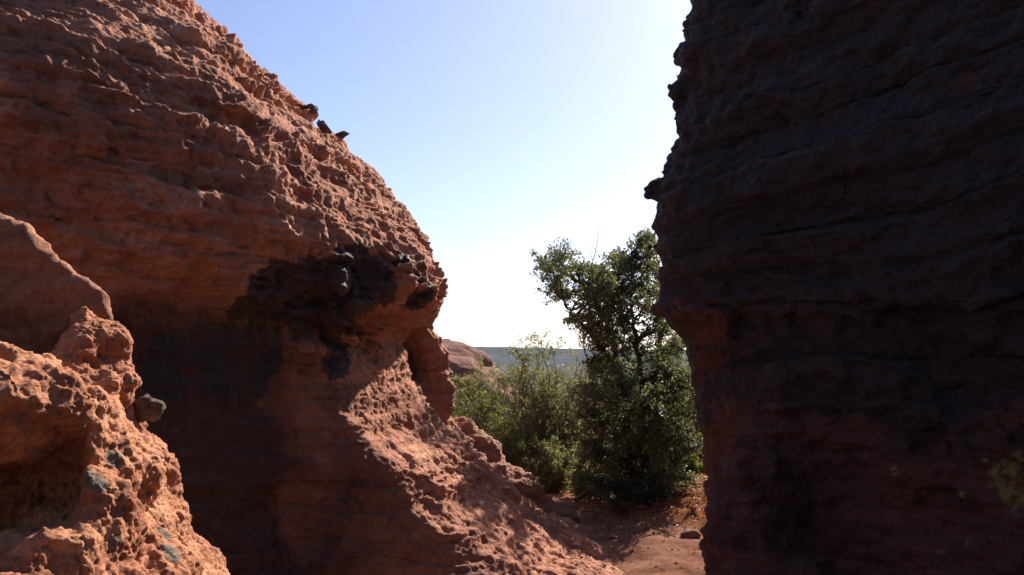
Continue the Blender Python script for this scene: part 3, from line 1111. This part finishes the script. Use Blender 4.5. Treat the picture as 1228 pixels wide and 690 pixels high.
M_BARK = barkmat('dark_bark', (.03, .022, .018), (.09, .065, .05))
M_TWIG = barkmat('grey_twig', (.10, .085, .07), (.2, .17, .14))
M_TREE = leafmat('dark_leaves', (.052, .062, .044), (.09, .102, .068), (.145, .158, .105), .5)
M_SHR = leafmat('olive_leaves', (.09, .099, .052), (.138, .145, .08), (.2, .2, .12), .52)
M_SHR2 = leafmat('fresh_leaves', (.06, .085, .022), (.105, .13, .038), (.17, .185, .06), .5)
M_SHR3 = leafmat('straw_leaves', (.11, .10, .045), (.16, .145, .07), (.24, .2, .1), .4)


def make_tree():
    r = np.random.default_rng(21)
    bx, by = P(765, 604, 10.0)[:2]
    bz = gz_at(bx, by)
    B = np.array([bx, by, bz])
    root = empty('tree', B)
    tag(root, 'dark leafy tree with thin sky-showing crown at the end of the passage', 'tree')
    tb = Tubes(8)

    def pp(px, py, dy=0.0):
        return P(px, py, by + dy)
    # main limbs (planned as a skeleton in space)
    limbs = [([B + (0, 0, -.12), pp(758, 560, .05), pp(750, 500, .1), pp(742, 440, .15), pp(733, 400, .1), pp(715, 360, -.05), pp(690, 335, -.15), pp(668, 318, -.2)], .055, .009),
             ([B + (.04, .02, -.12), pp(768, 550, -.1), pp(772, 480, -.15), pp(765, 420, -.2), pp(758, 370, -.15), pp(757, 325, -.1)], .048, .009),
             ([B + (.08, 0, -.12), pp(778, 560, .2), pp(788, 500, .35), pp(786, 440, .3), pp(795, 380, .35), pp(790, 320, .3), pp(784, 296, .3)], .048, .008),
             ([B + (.1, -.03, -.12), pp(790, 570, -.1), pp(815, 548, -.2), pp(850, 525, -.3), pp(890, 470, -.2)], .06, .014),
             ([B + (-.05, .03, -.12), pp(735, 565, .3), pp(715, 520, .5), pp(712, 470, .6), pp(705, 440, .6)], .05, .010),
             ([pp(786, 440, .3), pp(806, 410, .4), pp(818, 385, .45)], .03, .008),
             ([pp(742, 440, .15), pp(722, 420, -.1), pp(695, 385, -.25), pp(680, 370, -.3)], .025, .007)]
    dense = []
    for pts, r0, r1 in limbs:
        pts = np.array(pts)
        ss = np.linspace(0, len(pts) - 1, len(pts) * 6)
        sp = np.stack([np.interp(ss, np.arange(len(pts)), pts[:, k]) for k in range(3)], 1)
        k3 = np.array([.25, .5, .25])
        for _ in range(4):
            sp[1:-1] = .25 * sp[:-2] + .5 * sp[1:-1] + .25 * sp[2:]
        sp[1:-1] += r.normal(0, .011, (len(sp) - 2, 3))
        tb.add(sp, r0, r1)
        dense.append(sp)
    dense = np.concatenate(dense)
    # flare at the base
    for k in range(6):
        a = k * 1.05 + .3
        e = B + np.array([.3 * math.cos(a), .22 * math.sin(a), -.1])
        tb.add(wig(B + np.array([.03 * math.cos(a), .03 * math.sin(a), .16]), e, 6, .1, r), .05, .02)
    tw = Tubes(4)
    cl = [(800, 440, 18), (825, 490, 22), (832, 530, 18), (800, 545, 22), (815, 575, 18), (795, 505, 22), (725, 445, 18), (750, 470, 20), (800, 395, 16), (808, 425, 18), (795, 350, 14), (822, 470, 20), (775, 600, 16), (740, 605, 12), (790, 598, 14), (715, 590, 12), (652, 318, 15), (658, 345, 17), (673, 305, 14), (676, 328, 20), (668, 355, 13), (695, 318, 13), (693, 345, 20), (706, 365, 20), (690, 383, 13), (718, 385, 16), (722, 345, 15), (712, 330, 10),
          (742, 335, 13), (738, 365, 17), (752, 312, 12), (757, 345, 17), (770, 322, 15), (768, 300, 10), (782, 298, 13), (778, 285, 8), (788, 325, 15), (772, 365, 18), (752, 385, 18), (785, 395, 18), (732, 402, 15),
          (762, 412, 17), (735, 432, 17), (712, 440, 15), (765, 445, 22), (790, 430, 18), (740, 462, 22), (800, 455, 20), (815, 415, 14), (825, 455, 18),
          (715, 475, 22), (745, 495, 26), (780, 480, 26), (810, 490, 22), (712, 515, 24), (740, 530, 26), (772, 520, 28), (725, 555, 20), (755, 560, 24), (785, 550, 20), (702, 500, 15), (815, 520, 14),
          (725, 375, 14), (733, 352, 12), (705, 400, 12), (745, 415, 16), (720, 325, 13), (735, 318, 13), (728, 340, 15), (745, 350, 15), (715, 350, 15), (742, 385, 16), (720, 410, 15), (775, 345, 15), (795, 375, 15), (765, 585, 20), (785, 580, 18), (745, 590, 14), (800, 470, 20), (790, 520, 22), (760, 545, 24), (705, 540, 16), (735, 582, 14), (700, 575, 12), (832, 505, 14)]
    LV, LD = [], []
    for (px, py, rp) in cl:
        low = py > 450
        for rep in range(4 if low else 3):
            dy = r.normal(-.15, .42) if low else r.normal(0, .32)
            c = P(px + r.normal(0, 3), py + r.normal(0, 3), by + dy)
            rad_ = rp / FPX * 10 * r.uniform(.85, 1.2)
            e = np.linalg.norm(dense - (c - np.array([0, 0, .12])), axis=1) + .25 * np.maximum(0, dense[:, 2] - c[2])
            s = dense[int(np.argmin(e + r.uniform(0, .06, len(e))))]
            br = wig(s, c, 7, .12, r)
            tw.add(br, .011, .004)
            nt_ = int(10 + 7 * r.random())
            for k in range(nt_):
                dirv = r.normal(0, 1, 3); dirv[2] = dirv[2] * .8 + .25
                dirv /= np.linalg.norm(dirv)
                s0 = br[r.integers(3, 7)]
                e0 = c + dirv * rad_ * r.uniform(.5, 1.45)
                tp = wig(s0, e0, 5, .14, r)
                tw.add(tp, .0035, .0015)
                nl = int((36 if low else 20) * r.uniform(.5, 1.4))
                t_ = np.sqrt(r.uniform(.04, 1, nl)) * 4
                cc = np.stack([np.interp(t_, np.arange(5), tp[:, q]) for q in range(3)], 1) + r.normal(0, .017, (nl, 3))
                LV.append(cc); LD.append(np.tile((e0 - s0) / (np.linalg.norm(e0 - s0) + 1e-6), (nl, 1)))
    tb.build('trunk', M_BARK, root, B)
    tw.build('branch', M_BARK, root, B)
    lv, lf, la = leaves(np.concatenate(LV), np.concatenate(LD), .029, r, .66, .8)
    mesh_obj('crown', lv, lf, M_TREE, root, False, {'leafrand': la}, origin=B)
    bt = Tubes(5)
    s = pp(722, 345, 0.1)
    bt.add(wig(pp(735, 395, .1), pp(708, 322, .05), 8, .07, r), .009, .006)
    bt.add(wig(pp(708, 322, .05), pp(717, 287, .05), 6, .08, r), .006, .003)
    bt.add(wig(pp(717, 287, .05), pp(719, 270, .05), 4, .08, r), .003, .0015)
    bt.add(wig(pp(711, 312, .05), pp(703, 296, .0), 4, .1, r), .004, .0015)
    bt.add(wig(pp(714, 300, .05), pp(706, 285, .1), 4, .1, r), .003, .0012)
    bt.add(wig(pp(735, 340, .1), pp(742, 295, .1), 6, .1, r), .005, .0015)
    bt.add(wig(pp(760, 325, -.1), pp(752, 290, -.1), 5, .1, r), .004, .0015)
    bare = bt.build('bare_branch', M_TWIG, root, B)
    bare['label'] = 'leafless grey twigs above the crown'
    return root


make_tree()


def shrub(px, pybase, pytop, wpx, Y, mat, label, seed, dens=1.0, leaf=.03, cat='shrub', group='shrubs behind the rocks', name='shrub', airy=.0, twigmat=None):
    r = np.random.default_rng(seed)
    b = P(px, pybase, Y)
    bx, by = b[0], b[1]
    bz = gz_at(bx, by)
    top = P(px, pytop, Y)[2]
    H = max(.15, top - bz)
    W = wpx / FPX * Y * .5
    B = np.array([bx, by, bz])
    root = empty(name, B)
    tag(root, label, cat, group)
    st, LV, LD = Tubes(4), [], []
    ns = int(20 * dens + 10)
    for k in range(ns):
        a = r.uniform(0, 2 * math.pi)
        rr_ = W * math.sqrt(r.uniform(0, 1))
        hh = H * (1 - .5 * (rr_ / W) ** 2) * r.uniform(.55, 1.05)
        tip = B + np.array([rr_ * math.cos(a), rr_ * math.sin(a) * .9, hh])
        p0 = B + np.array([.1 * W * math.cos(a), .1 * W * math.sin(a), -.05])
        pts = wig(p0, tip, 9, .10, r)
        pts[:, 2] = bz - .05 + (pts[:, 2] - bz + .05)
        st.add(pts, .012 * H, .003)
        ntw = int(9 + 5 * dens)
        for m in range(ntw):
            i0 = r.integers(2, 9)
            d = r.normal(0, 1, 3); d[2] = d[2] * .6 + .5
            d /= np.linalg.norm(d)
            e0 = pts[i0] + d * H * r.uniform(.07, .2)
            if e0[2] < bz: continue
            tp = wig(pts[i0], e0, 4, .12, r)
            st.add(tp, .003, .0012)
            nl = int((24 - 12 * airy) * r.uniform(.6, 1.4))
            t_ = r.uniform(.3, 3, nl)
            cc = np.stack([np.interp(t_, np.arange(4), tp[:, q]) for q in range(3)], 1) + r.normal(0, .016, (nl, 3))
            LV.append(cc); LD.append(np.tile(d, (nl, 1)))
    st.build('stem', twigmat or M_TWIG, root, B)
    lv, lf, la = leaves(np.concatenate(LV), np.concatenate(LD), leaf, r, .6, .9)
    mesh_obj('foliage', lv, lf, mat, root, False, {'leafrand': la}, origin=B)
    return root


shrub(566, 570, 438, 90, 13.0, M_SHR2, 'green shrub right beside the dome, in front of the distant sandstone hump', 31)
shrub(606, 575, 424, 90, 13.6, M_SHR, 'olive shrub between the green shrub by the dome and the tallest shrub', 32)
shrub(646, 588, 398, 84, 12.2, M_SHR, 'tallest olive shrub, its airy top rising just above the mesa line', 33, 1.5, airy=.1)
shrub(688, 588, 420, 70, 12.0, M_SHR, 'olive shrub directly left of the dark tree', 34)
shrub(612, 578, 500, 80, 11.6, M_SHR2, 'low green shrub standing over the shaded ledge', 35, .9)
shrub(664, 594, 520, 60, 11.0, M_SHR, 'low olive shrub at the end of the shaded ledge', 36, .8)
shrub(700, 598, 552, 40, 10.5, M_SHR3, 'small straw coloured bush at the left foot of the dark tree', 37, .5, leaf=.026)
shrub(832, 590, 440, 70, 12.0, M_SHR2, 'bright green shrub behind the tree next to the right wall', 38)
shrub(824, 596, 540, 50, 10.7, M_SHR2, 'low fresh green shrub by the right wall under the tree limb', 39, .6, leaf=.028)
shrub(735, 590, 450, 90, 13.2, M_SHR, 'olive shrub hidden behind the dark tree trunk', 40)
shrub(785, 590, 455, 90, 13.4, M_SHR2, 'green shrub seen through the right half of the dark tree', 41)
shrub(540, 560, 456, 80, 15.0, M_SHR, 'olive shrub half hidden behind the dome pillar', 42)
shrub(880, 590, 430, 110, 13.0, M_SHR, 'olive shrub mostly hidden by the right wall', 43)


# scrub covering the plain beyond
def scrub():
    r = np.random.default_rng(55)
    C = []
    for k in range(1500):
        Y = 16 + 150 * r.random() ** 2
        X = Y * r.uniform(-.75, .75)
        C.append((X, Y, r.uniform(.3, .9)))
    C = np.array(C)
    C = C[~((C[:, 1] > 30) & (C[:, 1] < 50) & (np.abs(C[:, 0] + 4) < 6))]
    gz_ = ground_h(C[:, 0], C[:, 1])
    pts, dirs, sz = [], [], []
    for (x, y, s), g in zip(C, gz_):
        m = int(np.clip(900 / y, 14, 60))
        d = r.normal(0, 1, (m, 3)); d[:, 2] = np.abs(d[:, 2]); d /= np.linalg.norm(d, axis=1, keepdims=True)
        pts.append(np.array([x, y, g]) + d * s * r.uniform(.3, 1, (m, 1)) * np.array([1, 1, .8])); dirs.append(d)
    lv, lf, la = leaves(np.concatenate(pts), np.concatenate(dirs), .28, r, .7, .8)
    o = mesh_obj('scrub', lv, lf, M_SHR, None, False, {'leafrand': la})
    tag(o, 'scattered low scrub covering the plain beyond the passage', 'scrub', kind='stuff')


scrub()


# leaf litter under the tree
def litter():
    r = np.random.default_rng(66)
    n = 2600
    x = np.concatenate([r.normal(1.7, .55, n), r.normal(.6, .7, 500)]); y = np.concatenate([r.normal(9.6, .75, n), r.normal(9.6, .8, 500)])
    k = (y > 7.4)
    x, y = x[k], y[k]
    zz = ground_h(x, y) + .006 + np.abs(r.normal(0, .008, len(x)))
    c = np.stack([x, y, zz], 1)
    d = r.normal(0, 1, (len(x), 3)); d[:, 2] *= .25
    lv, lf, la = leaves(c, d, .034, r, .6, .15)
    t = leafmat('fallen_leaves', (.12, .045, .022), (.24, .10, .04), (.36, .2, .1), .15)
    o = mesh_obj('leaf_litter', lv, lf, t, None, False, {'leafrand': la})
    tag(o, 'reddish fallen leaves scattered on the bank under the tree', 'leaf litter', kind='stuff')


litter()

# grit and pebbles on the path
def gravel():
    r = np.random.default_rng(88)
    n = 900
    y = 5.5 + 5.5 * r.random(n); x = .75 + r.normal(0, .75, n) + .05 * (y - 6)
    u = np.array([(1, 0, 0), (-1, 0, 0), (0, 1, 0), (0, -1, 0), (0, 0, 1), (0, 0, -1)], float)
    fc = np.array([(0, 2, 4), (2, 1, 4), (1, 3, 4), (3, 0, 4), (2, 0, 5), (1, 2, 5), (3, 1, 5), (0, 3, 5)])
    s_ = .004 + .016 * r.random(n) ** 4
    zz = ground_h(x, y)
    V = u[None] * s_[:, None, None] * r.uniform(.6, 1.3, (n, 6, 3)) * np.array([1, 1, .7]) + np.stack([x, y, zz + s_ * .25], 1)[:, None]
    F = (fc[None] + 6 * np.arange(n)[:, None, None]).reshape(-1, 3)
    o = mesh_obj('gravel', V.reshape(-1, 3), F, M_LEDGE, None, False)
    tag(o, 'small red pebbles and grit strewn along the sandy path', 'gravel', kind='stuff')


gravel()

# stones on the path
r = np.random.default_rng(77)
for k, (px, py, Y, s, lab) in enumerate([
        (652, 601, 8.4, .06, 'pale upright stone chip on the tip of the dome skirt'),
        (683, 610, 9.3, .05, 'small pale stone on the path below the straw bush'),
        (815, 612, 9.4, .06, 'reddish stone at the foot of the bank by the right wall'),
        (770, 612, 9.3, .05, 'small stone on the path directly below the tree trunk'),
        (828, 640, 7.9, .07, 'largest stone on the path against the right wall'),
        (735, 636, 8.2, .035, 'tiny stone in the middle of the sandy path')]):
    p = P(px, py, Y)
    zg = gz_at(p[0], p[1])
    if k == 0:
        sp = rim_point(652, 612)
        loc = (sp[0], sp[1], sp[2] + .03)
    else:
        loc = (p[0], p[1], zg + s * .3)
    stone('stone', loc, s, lab, M_LEDGE, 320 + k, 'stones along the path' if k else None, flat=.6 if k else 1.3, rot=r.uniform(-.4, .4) if k else .5)

# fallen branch at the foot of the tree
tb = Tubes(6)
a, b = P(690, 606, 9.9), P(742, 575, 10.2)
a[2] = gz_at(a[0], a[1]) + .03
rr2 = np.random.default_rng(5)
tb.add(wig(a, b, 9, .08, rr2), .028, .016)
tb.add(wig(a * .55 + b * .45, P(725, 600, 9.8), 6, .1, rr2), .014, .006)
o = tb.build('dead_branch', M_TWIG, None, a)
tag(o, 'dead branch leaning against the left foot of the dark tree', 'branch')

# ------------------------------------------------------------------ the air
hx = 1750.0
hv = np.array([(x, y, z) for x in (-hx, hx) for y in (-hx, hx) for z in (-7.2, 30.0)], float)
hf = np.array([(0, 1, 3, 2), (4, 6, 7, 5), (0, 4, 5, 1), (2, 3, 7, 6), (0, 2, 6, 4), (1, 5, 7, 3)])
t = NT('haze_air')
pv = t.n('ShaderNodeVolumePrincipled')
pv.inputs['Color'].default_value = (.72, .82, 1, 1)
pv.inputs['Density'].default_value = .00022
pv.inputs['Anisotropy'].default_value = .1
t.l(pv.outputs[0], t.out.inputs['Volume'])
haze = mesh_obj('haze', hv, hf, t.m, None, False)
tag(haze, kind='stuff')

# ------------------------------------------------------------------ light, sky, camera
w = bpy.data.worlds.new('World')
SC.world = w
w.use_nodes = True
nt = w.node_tree
bg = nt.nodes['Background']
sky = nt.nodes.new('ShaderNodeTexSky')
sky.sky_type = 'NISHITA'
sky.sun_disc = False
sky.sun_elevation = R_(SUN_EL)
sky.sun_rotation = R_(SUN_AZ)
sky.altitude = 1300
sky.air_density = 1.0
sky.dust_density = 2.6
sky.ozone_density = 2.5
tint = nt.nodes.new('ShaderNodeMix')
tint.data_type = 'RGBA'
tint.blend_type = 'MULTIPLY'
tint.inputs[0].default_value = 1
tint.inputs[7].default_value = (1.02, .955, 1.03, 1)
nt.links.new(sky.outputs[0], tint.inputs[6])
nt.links.new(tint.outputs[2], bg.inputs[0])
bg.inputs[1].default_value = .078

sl = bpy.data.lights.new('sun', 'SUN')
sl.energy = 5.0
sl.angle = R_(.5)
sl.color = (1.0, .90, .77)
so = bpy.data.objects.new('sun', sl)
so.rotation_euler = Vector(-SUN).to_track_quat('-Z', 'Y').to_euler()
so.location = (10, 15, 20)
COL.objects.link(so)

cam = bpy.data.cameras.new('camera')
cam.sensor_width = 36
cam.lens = 36 * FPX / 1228.0
cam.clip_start = .05
cam.clip_end = 20000
co = bpy.data.objects.new('camera', cam)
co.location = (0, 0, EYE)
co.rotation_euler = (R_(90) + PITCH, 0, 0)
COL.objects.link(co)
SC.camera = co

SC.view_settings.view_transform = 'Standard'
SC.view_settings.look = 'None'
SC.view_settings.exposure = 1.1
SC.view_settings.gamma = 1
SC.cycles.max_bounces = 8
SC.cycles.diffuse_bounces = 1
SC.cycles.use_denoising = True
